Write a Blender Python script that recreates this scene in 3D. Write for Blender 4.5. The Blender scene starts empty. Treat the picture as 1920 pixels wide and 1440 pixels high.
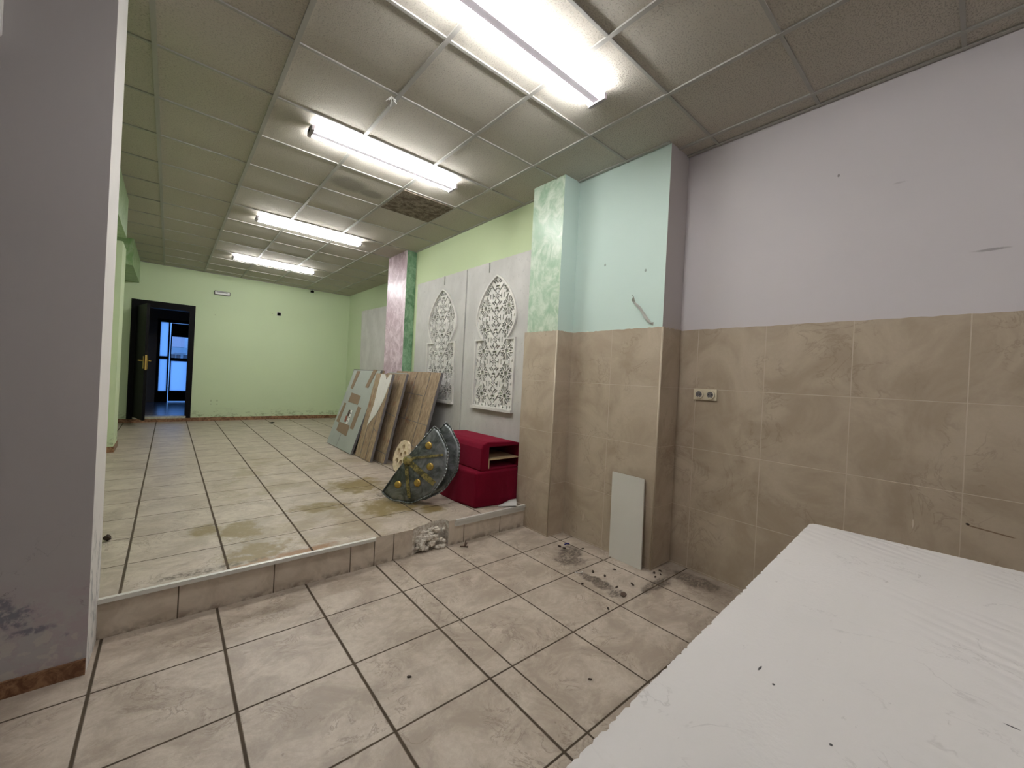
import bpy, bmesh, math, random
from mathutils import Vector, Matrix
random.seed(7)
scn = bpy.context.scene
COL = scn.collection
H = 3.151      # ceiling height above the lower floor
ZU = 0.197     # upper floor level

# ------------------------------------------------------------------ camera
cam_d = bpy.data.cameras.new('camera')
cam = bpy.data.objects.new('camera', cam_d)
COL.objects.link(cam)
scn.camera = cam
Rv = Vector((0.75986847, -0.64806671, 0.05108286))
Uv = Vector((-0.03749504, 0.03475685, 0.99869219))
Fv = Vector((0.64899463, 0.76079005, -0.00211135))
m = Matrix.Identity(4)
for i in range(3):
    m[i][0] = Rv[i]; m[i][1] = Uv[i]; m[i][2] = -Fv[i]
m[0][3], m[1][3], m[2][3] = 0.1313, -3.1241, 1.3608
cam.matrix_world = m
cam_d.sensor_fit = 'HORIZONTAL'
cam_d.sensor_width = 36.0
cam_d.lens = 36.0 * 754.67 / 1920
cam_d.shift_y = -9.2 / 1920
cam_d.clip_start = 0.02

# ------------------------------------------------------------------ view, world
scn.view_settings.view_transform = 'Standard'
scn.view_settings.look = 'None'
scn.view_settings.gamma = 1
scn.view_settings.use_curve_mapping = False
scn.view_settings.exposure = 1.95
TUBE = 24
scn.cycles.max_bounces = 10
scn.cycles.diffuse_bounces = 6
w = bpy.data.worlds.new('sky'); scn.world = w
w.use_nodes = True
bg = w.node_tree.nodes['Background']
bg.inputs['Color'].default_value = (0.14, 0.38, 1.0, 1)
bg.inputs['Strength'].default_value = .5

# ------------------------------------------------------------------ node helpers
class NT:
    def __init__(s, name, rough=0.6, spec=0.3, metal=0.0):
        s.m = bpy.data.materials.new(name); s.m.use_nodes = True
        s.t = s.m.node_tree; s.b = s.t.nodes['Principled BSDF']
        s.b.inputs['Roughness'].default_value = rough
        s.b.inputs['Specular IOR Level'].default_value = spec
        s.b.inputs['Metallic'].default_value = metal
        g = s.t.nodes.new('ShaderNodeNewGeometry'); s.pos = g.outputs['Position']; s.nor = g.outputs['Normal']
        sp = s.t.nodes.new('ShaderNodeSeparateXYZ'); s.t.links.new(s.pos, sp.inputs[0])
        s.x, s.y, s.z = sp.outputs
        tc = s.t.nodes.new('ShaderNodeTexCoord'); s.obj = tc.outputs['Object']
    def L(s, a, b): s.t.links.new(a, b)
    def put(s, sock, v):
        if hasattr(v, 'is_output'): s.L(v, sock)
        elif isinstance(v, (tuple, list)) and len(v) == 3 and sock.type == 'RGBA': sock.default_value = (*v, 1)
        else: sock.default_value = v
    def M(s, op, a, b=None, c=None, clamp=False):
        n = s.t.nodes.new('ShaderNodeMath'); n.operation = op; n.use_clamp = clamp
        s.put(n.inputs[0], a)
        if b is not None: s.put(n.inputs[1], b)
        if c is not None: s.put(n.inputs[2], c)
        return n.outputs[0]
    def noise(s, scale, detail=3, rough=.5, vec=None, dist=0.0, stretch=None):
        n = s.t.nodes.new('ShaderNodeTexNoise')
        n.inputs['Scale'].default_value = scale; n.inputs['Detail'].default_value = detail
        n.inputs['Roughness'].default_value = rough; n.inputs['Distortion'].default_value = dist
        v = vec or s.pos
        if stretch:
            mp = s.t.nodes.new('ShaderNodeMapping'); mp.inputs['Scale'].default_value = stretch
            s.L(v, mp.inputs[0]); v = mp.outputs[0]
        s.L(v, n.inputs['Vector'])
        return n.outputs['Fac']
    def vor(s, scale, vec=None, feat='F1'):
        n = s.t.nodes.new('ShaderNodeTexVoronoi'); n.feature = feat; n.inputs['Scale'].default_value = scale
        s.L(vec or s.pos, n.inputs['Vector']); return n.outputs['Distance']
    def ramp(s, v, lo, hi, a=0.0, b=1.0):
        n = s.t.nodes.new('ShaderNodeMapRange'); n.clamp = True; n.interpolation_type = 'SMOOTHSTEP'
        s.put(n.inputs[0], v)
        for i, q in enumerate((lo, hi, a, b)): n.inputs[i + 1].default_value = q
        return n.outputs[0]
    def mix(s, f, a, b):
        n = s.t.nodes.new('ShaderNodeMix'); n.data_type = 'RGBA'
        s.put(n.inputs[0], f); s.put(n.inputs[6], a); s.put(n.inputs[7], b)
        return n.outputs[2]
    def color(s, c): s.put(s.b.inputs['Base Color'], c); return s
    def bump(s, h, strength=.3, dist=.01):
        n = s.t.nodes.new('ShaderNodeBump'); n.inputs['Strength'].default_value = strength
        n.inputs['Distance'].default_value = dist
        s.L(h, n.inputs['Height']); s.L(n.outputs[0], s.b.inputs['Normal']); return s
    def grid(s, v, off, pitch, half):          # 1 on grid lines
        a = s.M('DIVIDE', s.M('SUBTRACT', v, off), pitch)
        f = s.M('ABSOLUTE', s.M('SUBTRACT', s.M('FRACT', s.M('ADD', a, .5)), .5))
        d = s.M('MULTIPLY', f, pitch)
        return s.ramp(d, half * .6, half * 1.4, 1, 0)
    def line(s, v, at, half):
        return s.ramp(s.M('ABSOLUTE', s.M('SUBTRACT', v, at)), half * .6, half * 1.4, 1, 0)
    def blob(s, cx, cy, rx, ry, v1=None, v2=None, warp=.35, ns=9):   # soft irregular spot
        v1 = v1 or s.x; v2 = v2 or s.y
        a = s.M('DIVIDE', s.M('SUBTRACT', v1, cx), rx); b = s.M('DIVIDE', s.M('SUBTRACT', v2, cy), ry)
        d = s.M('SQRT', s.M('ADD', s.M('MULTIPLY', a, a), s.M('MULTIPLY', b, b)))
        d = s.M('ADD', d, s.M('MULTIPLY', s.M('SUBTRACT', s.noise(ns, 4, .6), .5), warp * 6))
        return s.ramp(d, .55, 1.15, 1, 0)
    def mx(s, *a):
        r = a[0]
        for q in a[1:]: r = s.M('MAXIMUM', r, q)
        return r

def plain(name, c, rough=.6, spec=.3, metal=0., var=.06, scale=20, bump=0.0):
    t = NT(name, rough, spec, metal)
    n = t.noise(scale, 4, .6)
    d = tuple(x * (1 - var * 2) for x in c); e = tuple(min(1, x * (1 + var)) for x in c)
    t.color(t.mix(n, d, e))
    if bump: t.bump(t.noise(scale * 6, 3), bump, .004)
    return t.m

# ------------------------------------------------------------------ materials
def floor_tiles(name, upper):
    t = NT(name, .38, .4)
    big = t.noise(4.2, 7, .72, dist=.6, stretch=(1, 1.25, 1))
    vein = t.noise(5.5, 6, .65, dist=1.6)
    vl = t.ramp(t.M('ABSOLUTE', t.M('SUBTRACT', vein, .5)), 0, .028, 1, 0)
    gate = t.ramp(t.noise(4, 2), .48, .6)
    fine = t.ramp(t.noise(34, 6, .72), .34, .66)
    c = t.mix(t.ramp(big, .35, .66), (.33, .275, .22), (.54, .475, .395))
    c = t.mix(t.M('MULTIPLY', fine, .4), c, (.36, .29, .225))
    c = t.mix(t.M('MULTIPLY', t.M('MULTIPLY', vl, gate), .6), c, (.20, .15, .11))
    sp = t.ramp(t.noise(22, 2, .5), .72, .76)
    c = t.mix(t.M('MULTIPLY', sp, .5), c, (.17, .12, .09))
    if upper:
        gx = t.grid(t.x, -.012, .4425, .0062); gy = t.grid(t.y, -.011, .448, .0036)
        c = t.mix(.10, c, (.50, .46, .42))
        st = t.M('MULTIPLY', t.ramp(t.noise(2.6, 5, .6, dist=.5), .48, .64), .42)
        st = t.M('MULTIPLY', st, t.ramp(t.x, .35, .75)); st = t.M('MULTIPLY', st, t.ramp(t.y, 3.3, 2.4))
        spots = t.mx(t.blob(.56, .20, .14, .22), t.blob(.60, -.22, .22, .17), t.blob(1.62, .20, .30, .26),
                     t.blob(1.62, .95, .28, .30), t.blob(1.15, .45, .25, .14), t.blob(1.9, -.06, .14, .10), t.blob(.38, .36, .1, .14))
        spots = t.M('MULTIPLY', spots, t.ramp(t.noise(11, 4, .7), .22, .5))
        s2 = t.mx(t.M('MULTIPLY', spots, .9), st)
        c = t.mix(s2, c, (.20, .145, .045))
        rust = t.mx(t.blob(.80, -.36, .24, .05), t.blob(.50, -.40, .08, .05))
        c = t.mix(t.M('MULTIPLY', rust, .85), c, (.26, .12, .035))
        dk = t.mx(t.blob(1.72, .52, .10, .07), t.blob(.34, -.33, .28, .03, warp=.5))
        c = t.mix(t.M('MULTIPLY', t.M('MULTIPLY', dk, t.ramp(t.noise(30, 3, .7), .4, .6)), .75), c, (.06, .045, .02))
        wet = t.mx(spots, st)
    else:
        # left field, narrow cut strip, right field
        left = t.ramp(t.x, 1.34, 1.345, 1, 0)
        gx = t.mx(t.M('MULTIPLY', t.grid(t.x, -.067, .4515, .0060), left),
                  t.M('MULTIPLY', t.grid(t.x, 1.42, .436, .0042), t.M('SUBTRACT', 1, left)))
        gy = t.grid(t.y, -.376, .449, .0042)
        c = t.mix(.06, c, (.52, .45, .42))
        sm = t.mx(t.blob(2.50, -1.14, .13, .10), t.blob(2.62, -1.02, .10, .12), t.blob(2.42, -1.45, .06, .15), t.blob(2.40, -1.62, .08, .04),
                  t.blob(2.75, -1.72, .22, .05), t.blob(3.0, -1.85, .10, .2))
        sm = t.M('MULTIPLY', sm, t.ramp(t.noise(13, 6, .8, dist=1.5, stretch=(1, 2.0, 1)), .34, .56))
        c = t.mix(t.M('MULTIPLY', sm, .85), c, (.055, .04, .03))
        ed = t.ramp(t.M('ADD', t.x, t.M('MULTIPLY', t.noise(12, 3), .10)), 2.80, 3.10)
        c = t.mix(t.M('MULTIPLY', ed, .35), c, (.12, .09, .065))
        wet = sm
    g = t.mx(gx, gy)
    gcol = t.mix(t.noise(6, 3), (.030, .021, .013), (.11, .08, .05))
    c = t.mix(g, c, gcol)
    t.color(c)
    t.put(t.b.inputs['Roughness'], t.M('ADD', t.M('MULTIPLY', g, .5), t.M('ADD', .30, t.M('MULTIPLY', big, .2))))
    h = t.M('SUBTRACT', t.M('ADD', t.M('MULTIPLY', vein, .5), t.M('MULTIPLY', fine, .16)), t.M('MULTIPLY', g, 1.2))
    t.bump(h, .45, .005)
    return t.m
M_floor = floor_tiles('beige_floor_tile', False)
M_floor_up = floor_tiles('stained_floor_tile', True)

def wall_tile(name, axis, off, pitch):
    t = NT(name, .5, .25)
    big = t.noise(2.6, 5, .6, dist=1.0); vein = t.noise(4.2, 6, .6, dist=1.4)
    vl = t.ramp(t.M('ABSOLUTE', t.M('SUBTRACT', vein, .5)), 0, .025, 1, 0)
    gate = t.ramp(t.noise(3.3, 2), .5, .62)
    c = t.mix(t.ramp(big, .32, .68), (.385, .315, .235), (.50, .425, .33))
    c = t.mix(t.M('MULTIPLY', t.noise(60, 3, .6), .25), c, (.30, .235, .17))
    c = t.mix(t.M('MULTIPLY', t.M('MULTIPLY', vl, gate), .35), c, (.23, .175, .125))
    gz = t.grid(t.z, 1.801, .448, .0022)
    v = t.x if axis == 'x' else t.y
    g = t.mx(gz, t.grid(v, off, pitch, .0022)) if pitch else gz
    c = t.mix(g, c, (.52, .45, .36))
    # chipped white scratches and a rust run
    if axis == 'y':
        r = t.M('MULTIPLY', t.ramp(t.M('ABSOLUTE', t.M('ADD', t.M('SUBTRACT', t.z, .752), t.M('MULTIPLY', t.M('ADD', t.y, 3.09), -.10))), .001, .005, 1, 0),
                t.M('MULTIPLY', t.ramp(t.y, -3.25, -3.23), t.ramp(t.y, -3.09, -3.10)))
        c = t.mix(t.M('MULTIPLY', r, .8), c, (.13, .07, .03))
        hole = t.blob(-3.095, .757, .008, .006, t.y, t.z, warp=.02)
        c = t.mix(hole, c, (.02, .012, .01))
        ch = t.mx(t.blob(-.93, .20, .006, .035, t.y, t.z, warp=.12, ns=30), t.blob(-2.905, .70, .004, .03, t.y, t.z, warp=.08, ns=30), t.blob(-1.72, .20, .005, .02, t.y, t.z, warp=.1, ns=30))
        c = t.mix(ch, c, (.62, .56, .47))
    t.color(c)
    t.bump(t.M('SUBTRACT', t.M('MULTIPLY', vein, .4), g), .35, .003)
    return t.m
M_wt_right = wall_tile('beige_wall_tile_right', 'y', -2.170, .4515)
M_wt_blue = wall_tile('beige_wall_tile_recess', 'y', -1.135, .62)
M_wt_plain = wall_tile('beige_wall_tile_column', 'x', 0, None)
M_edge = plain('tile_corner_bead', (.50, .43, .33), .4, .3, var=.03)

def paint(name, c, var=.05, rough=.75, spots=None):
    t = NT(name, rough, .25)
    n = t.noise(1.3, 3, .5)
    col = t.mix(n, tuple(q * (1 - var) for q in c), tuple(min(1, q * (1 + var)) for q in c))
    if spots: col = spots(t, col)
    t.color(col); t.bump(t.noise(160, 3, .6), .12, .002)
    return t.m
def lav_marks(t, c):
    m1 = t.blob(-3.12, 2.108, .07, .008, t.y, t.z, warp=.25, ns=18)
    m2 = t.blob(-2.511, 2.683, .007, .011, t.y, t.z, warp=.05)
    m3 = t.blob(-2.78, 2.55, .03, .006, t.y, t.z, warp=.25, ns=18)
    c = t.mix(t.M('MULTIPLY', m1, .55), c, (.16, .14, .14)); c = t.mix(t.M('MULTIPLY', m3, .25), c, (.2, .18, .18))
    return t.mix(t.M('MULTIPLY', m2, .7), c, (.12, .10, .09))
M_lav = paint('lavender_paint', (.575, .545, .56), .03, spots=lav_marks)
def blue_marks(t, c):
    a = t.blob(-1.021, 2.352, .010, .013, t.y, t.z, warp=.05); b = t.blob(-1.406, 2.242, .010, .013, t.y, t.z, warp=.05)
    d = t.blob(-1.30, 2.06, .007, .007, t.y, t.z, warp=.05)
    return t.mix(t.M('MULTIPLY', t.mx(a, b, d), .7), c, (.16, .19, .16))
M_aqua = paint('pale_aqua_paint', (.54, .67, .62), .03, spots=blue_marks)
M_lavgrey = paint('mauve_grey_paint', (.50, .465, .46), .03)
def damp(t, c):
    low = t.ramp(t.z, .50, .24)
    f = t.M('MULTIPLY', low, t.ramp(t.noise(9, 5, .7, stretch=(1, 1, 2.2)), .52, .60))
    c = t.mix(t.M('MULTIPLY', f, .55), c, (.11, .13, .05))
    f2 = t.M('MULTIPLY', t.ramp(t.z, .42, .30), t.ramp(t.noise(14, 4, .6), .58, .62))
    c = t.mix(t.M('MULTIPLY', f2, .5), c, (.55, .60, .42))
    q = t.mx(t.blob(.80, .60, .018, .025, t.x, t.z, .06), t.blob(.90, .60, .018, .025, t.x, t.z, .06), t.blob(.80, .53, .018, .015, t.x, t.z, .06), t.blob(.90, .53, .018, .015, t.x, t.z, .06),
              t.blob(.80, 2.33, .012, .014, t.x, t.z, .05))
    return t.mix(t.M('MULTIPLY', q, .3), c, (.14, .18, .08))
M_green = paint('lime_green_paint', (.55, .65, .43), .04, spots=damp)
M_green_up = paint('lime_green_paint_upper', (.54, .64, .40), .04)
def marble(name, a, b, sc=6, k=1.8):
    t = NT(name, .35, .45)
    n = t.noise(sc, 7, .68, dist=k, stretch=(1, 1, .8)); n2 = t.noise(sc * 2.6, 5, .6, dist=1.0)
    c = t.mix(t.ramp(n, .34, .66), a, b)
    c = t.mix(t.M('MULTIPLY', t.ramp(n2, .5, .62), .35), c, a)
    t.color(c); t.bump(n, .06, .003)
    return t.m
M_mar_pale = marble('pale_green_marbled_plaster', (.29, .43, .30), (.55, .64, .53))
M_mar_pink = marble('pink_marbled_plaster', (.42, .30, .36), (.74, .63, .69), 5)
M_mar_green = marble('dark_green_marbled_plaster', (.12, .26, .15), (.32, .50, .34))
M_mar_left = marble('green_marbled_soffit', (.20, .34, .14), (.36, .48, .28))

def pillar_spots(t, c):
    z = t.M('ADD', t.z, t.M('MULTIPLY', t.noise(7, 4), .12))
    low = t.ramp(z, .55, .38)
    c = t.mix(t.M('MULTIPLY', low, t.ramp(t.noise(16, 5, .7), .44, .56)), c, (.42, .37, .385))
    blue = t.mx(t.blob(-.34, .36, .05, .05, t.x, t.z, .30, 20), t.blob(-.25, .24, .075, .018, t.x, t.z, .2, 20), t.blob(-.165, .19, .02, .010, t.x, t.z, .12, 20), t.blob(-.30, .31, .06, .04, t.x, t.z, .5, 24))
    c = t.mix(t.M('MULTIPLY', t.M('MULTIPLY', blue, .7), t.ramp(t.noise(30, 4, .7), .38, .56)), c, (.12, .13, .17))
    cr = t.ramp(t.M('ABSOLUTE', t.M('SUBTRACT', t.noise(7, 5, .6, dist=.5), .5)), 0, .010, 1, 0)
    cr = t.M('MULTIPLY', cr, t.M('MULTIPLY', t.ramp(z, .75, .45), t.ramp(t.noise(5, 2), .48, .54)))
    c = t.mix(t.M('MULTIPLY', cr, .6), c, (.11, .09, .08))
    pk = t.M('MULTIPLY', t.ramp(t.z, .32, .16), t.ramp(t.noise(18, 3), .54, .60))
    return t.mix(t.M('MULTIPLY', pk, .8), c, (.50, .48, .44))
M_pillar = paint('grey_pillar_paint', (.43, .41, .41), .03, spots=pillar_spots)
def side_spots(t, c):
    z = t.M('ADD', t.z, t.M('MULTIPLY', t.noise(9, 4), .2))
    f = t.M('MULTIPLY', t.ramp(z, .85, .55), t.ramp(t.noise(16, 5, .7, stretch=(1, 1.5, .5)), .52, .58))
    return t.mix(t.M('MULTIPLY', f, .7), c, (.22, .23, .24))
M_pillar_side = paint('white_pillar_paint', (.64, .62, .60), .02, spots=side_spots)

def terracotta():
    t = NT('terracotta_skirting_tile', .45, .4)
    n = t.noise(14, 6, .7, dist=1.2)
    t.color(t.mix(t.ramp(n, .35, .65), (.13, .055, .025), (.34, .19, .10))); return t.m
M_skirt = terracotta()
M_riser = wall_tile('step_riser_tile', 'x', .659, 10)
def riser():
    t = NT('step_riser_tile_joints', .45, .35)
    c = t.mix(t.ramp(t.noise(5, 5, .6, dist=1), .35, .65), (.44, .375, .30), (.58, .51, .42))
    g = t.mx(*[t.line(t.x, q, .003) for q in (.215, .659, 1.108, 1.272, 1.413, 1.678, 2.02, 2.40)])
    c = t.mix(g, c, (.08, .06, .04))
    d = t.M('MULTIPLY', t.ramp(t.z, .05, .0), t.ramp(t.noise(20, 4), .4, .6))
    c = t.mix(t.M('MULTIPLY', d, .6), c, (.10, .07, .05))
    t.color(c); return t.m
M_riser = riser()
def mortar():
    t = NT('exposed_mortar', .95, .1)
    n = t.noise(40, 6, .75)
    t.color(t.mix(t.ramp(n, .35, .65), (.45, .38, .30), (.82, .79, .72))); t.bump(n, .9, .012); return t.m
M_mortar = mortar()
M_alu = plain('brushed_aluminium', (.66, .66, .62), .45, .5, .3, var=.05)
def ceil_mat():
    t = NT('fissured_ceiling_tile', .9, .15)
    n = t.noise(95, 3, .6, stretch=(1, 1.5, 1)); p = t.ramp(n, .34, .50)
    tile = t.noise(.9, 1)
    c = t.mix(p, (.40, .375, .33), (.53, .50, .44))
    c = t.mix(t.M('MULTIPLY', tile, .22), c, (.34, .33, .26))
    sm = t.mx(t.blob(1.40, .93, .20, .17, warp=.12, ns=4), t.blob(1.62, .98, .14, .10, warp=.1, ns=4))
    c = t.mix(t.M('MULTIPLY', sm, .45), c, (.10, .095, .075))
    t.color(c); t.bump(p, .6, .006); return t.m
M_ceil = ceil_mat()
M_tbar = plain('ceiling_grid_metal', (.37, .36, .33), .5, .4, var=.03)
def mould():
    t = NT('mouldy_ceiling_tile', .95, .1)
    n = t.noise(16, 6, .75); n2 = t.noise(60, 4, .7)
    c = t.mix(t.ramp(n, .38, .62), (.12, .095, .07), (.27, .23, .18))
    t.color(t.mix(t.M('MULTIPLY', t.ramp(n2, .5, .6), .4), c, (.045, .035, .025))); return t.m
M_mould = mould()
M_white_metal = plain('white_enamel_metal', (.36, .33, .36), .4, .4, var=.02)
M_black = plain('black_lacquer', (.0025, .002, .003), .5, .12, var=.1)
M_darkhole = plain('dark_recess', (.004, .004, .004), .9, .1)
M_gold = plain('aged_brass', (.50, .34, .09), .35, .5, .8, var=.1)
M_plastic = plain('cream_plastic', (.66, .60, .46), .4, .4, var=.02)
M_whiteplastic = plain('white_plastic', (.72, .72, .70), .4, .4, var=.02)
def panel_mat(name, c):
    t = NT(name, .6, .25)
    n = t.noise(4, 5, .6, stretch=(1, 1, .6))
    k = t.mix(t.ramp(n, .35, .7), tuple(q * .86 for q in c), c)
    sc = t.M('MULTIPLY', t.ramp(t.noise(26, 5, .7), .60, .66), .35)
    t.color(t.mix(sc, k, tuple(q * .55 for q in c))); t.bump(n, .1, .003); return t.m
M_panel = panel_mat('scuffed_white_panel_paint', (.58, .575, .555))
M_lattice = panel_mat('white_lattice_paint', (.70, .69, .655))
M_slot = plain('slot_shadow_filler', (.05, .045, .04), .9, .1)
def wood(name, a, b, grey=False):
    t = NT(name, .65, .25)
    n = t.noise(9, 5, .65, stretch=(1, 3.0, .9), dist=.4); f = t.noise(60, 4, .7, stretch=(1, 2, .6))
    c = t.mix(t.ramp(n, .35, .65), a, b); c = t.mix(t.M('MULTIPLY', f, .45), c, tuple(q * .55 for q in a))
    if not grey:
        r = t.M('MULTIPLY', t.ramp(t.noise(7, 4, .6), .60, .66), .35); c = t.mix(r, c, (.28, .07, .04))
    t.color(c); t.bump(f, .2, .003); return t.m
M_wood = wood('aged_brown_plank_paint', (.27, .195, .125), (.47, .355, .24))
M_woodlight = wood('light_pine', (.50, .36, .20), (.66, .50, .30), True)
M_edgegrey = plain('grey_board_edge', (.16, .15, .15), .7)
M_greyboard = plain('sage_grey_board', (.36, .39, .36), .6, .3, var=.05, scale=6)
M_card = plain('brown_cardboard', (.25, .185, .125), .8, .1, var=.05)
M_sticker_dark = plain('printed_dark_brown', (.06, .03, .02), .6)
M_sticker_red = plain('printed_rust', (.25, .08, .05), .6)
M_sticker_white = plain('printed_white', (.75, .74, .70), .5)
def shieldm():
    t = NT('hammered_grey_metal', .36, .5, .75)
    n = t.noise(7, 5, .65, dist=.6); n2 = t.noise(24, 4, .6)
    c = t.mix(t.ramp(n, .35, .65), (.085, .098, .095), (.33, .345, .365)); c = t.mix(t.M('MULTIPLY', n2, .35), c, (.08, .10, .07))
    t.color(c); t.bump(n2, .35, .008); return t.m
M_shield = shieldm()
def strap():
    t = NT('tarnished_gilt_strap', .5, .4, .5)
    n = t.noise(30, 4, .7); t.color(t.mix(t.ramp(n, .4, .6), (.09, .085, .045), (.34, .28, .10))); t.bump(n, .4, .004); return t.m
M_strap = strap()
def velvet():
    t = NT('crimson_velvet', .85, .1)
    n = t.noise(5, 3); t.color(t.mix(n, (.11, .0013, .010), (.17, .0025, .018)))
    t.b.inputs['Sheen Weight'].default_value = .35; t.b.inputs['Sheen Tint'].default_value = (.8, .1, .2, 1)
    t.bump(t.noise(9, 3), .3, .015); return t.m
M_velvet = velvet()
def bone():
    t = NT('cream_foam', .8, .2)
    n = t.noise(30, 5, .7); t.color(t.mix(t.ramp(n, .3, .7), (.50, .40, .26), (.70, .60, .44))); t.bump(n, .3, .006); return t.m
M_bone = bone()
def table_mat():
    t = NT('scuffed_white_board', .5, .3)
    g = t.t.nodes.new('ShaderNodeTexWave'); g.wave_type = 'BANDS'; g.bands_direction = 'X'
    g.inputs['Scale'].default_value = 9; g.inputs['Distortion'].default_value = 6.5; g.inputs['Detail'].default_value = 3
    g.inputs['Detail Scale'].default_value = .8
    mp = t.t.nodes.new('ShaderNodeMapping'); mp.inputs['Scale'].default_value = (1.0, .35, 1); mp.inputs['Rotation'].default_value = (0, 0, .9)
    t.L(t.pos, mp.inputs[0]); t.L(mp.outputs[0], g.inputs['Vector'])
    gate = t.ramp(t.noise(2.3, 2), .46, .62)
    gr = t.M('MULTIPLY', g.outputs['Fac'], gate)
    c = t.mix(t.noise(1.6, 3), (.62, .605, .58), (.72, .70, .685))
    c = t.mix(t.M('MULTIPLY', gr, .16), c, (.45, .44, .42))
    sc = t.ramp(t.M('ABSOLUTE', t.M('SUBTRACT', t.noise(3.2, 5, .6, dist=1.2, stretch=(1.6, 1, 1)), .5)), 0, .012, 1, 0)
    c = t.mix(t.M('MULTIPLY', t.M('MULTIPLY', sc, t.ramp(t.noise(5, 3), .52, .62)), .35), c, (.38, .36, .35))
    sp = t.M('MULTIPLY', t.ramp(t.noise(13, 5, .7, stretch=(1, 2.5, 1)), .65, .71), .4)
    c = t.mix(sp, c, (.30, .28, .26))
    mk = t.mx(t.blob(1.13, -2.83, .012, .0025, warp=.08, ns=30), t.blob(1.10, -2.865, .004, .003, warp=.05), t.blob(1.02, -2.975, .004, .003, warp=.05), t.blob(1.35, -3.18, .0025, .011, warp=.1))
    c = t.mix(mk, c, (.05, .05, .05))
    t.color(c); t.bump(t.M('ADD', gr, t.M('MULTIPLY', t.noise(90, 3), .5)), .5, .004); return t.m
M_table = table_mat()
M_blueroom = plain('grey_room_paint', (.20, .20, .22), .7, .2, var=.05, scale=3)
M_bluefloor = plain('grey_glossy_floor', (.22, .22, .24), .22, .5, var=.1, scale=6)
M_marble_sill = marble('cream_marble_sill', (.34, .32, .24), (.55, .53, .44), 10)
def frosted():
    t = NT('frosted_glass', .5)
    n = t.t.nodes.new('ShaderNodeBsdfTranslucent'); n.inputs[0].default_value = (.95, .97, 1, 1)
    out = t.t.nodes['Material Output']; t.L(n.outputs[0], out.inputs['Surface']); return t.m
M_frost = frosted()
def clear():
    t = NT('clear_glass', .02)
    n = t.t.nodes.new('ShaderNodeBsdfTransparent'); g = t.t.nodes.new('ShaderNodeBsdfGlossy'); g.inputs['Roughness'].default_value = .02
    mx = t.t.nodes.new('ShaderNodeMixShader'); mx.inputs[0].default_value = .06
    t.L(n.outputs[0], mx.inputs[1]); t.L(g.outputs[0], mx.inputs[2]); t.L(mx.outputs[0], t.t.nodes['Material Output'].inputs['Surface']); return t.m
M_clear = clear()
def tube_mat(st):
    t = NT('lit_fluorescent_tube'); e = t.b
    e.inputs['Emission Color'].default_value = (1, .99, .985, 1); e.inputs['Emission Strength'].default_value = st
    e.inputs['Base Color'].default_value = (.9, .9, .9, 1); return t.m
M_tube = tube_mat(TUBE)
M_tube_fill = tube_mat(TUBE * .6)  # weaker tube for the added fill batten only
M_bwhite = plain('outdoor_white_render', (.85, .85, .85), .8)
M_bpink = plain('outdoor_pink_render', (.80, .62, .62), .8)
M_balc = plain('outdoor_grey_render', (.45, .50, .52), .8)
M_pave = plain('outdoor_paving', (.4, .4, .4), .8)

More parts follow.
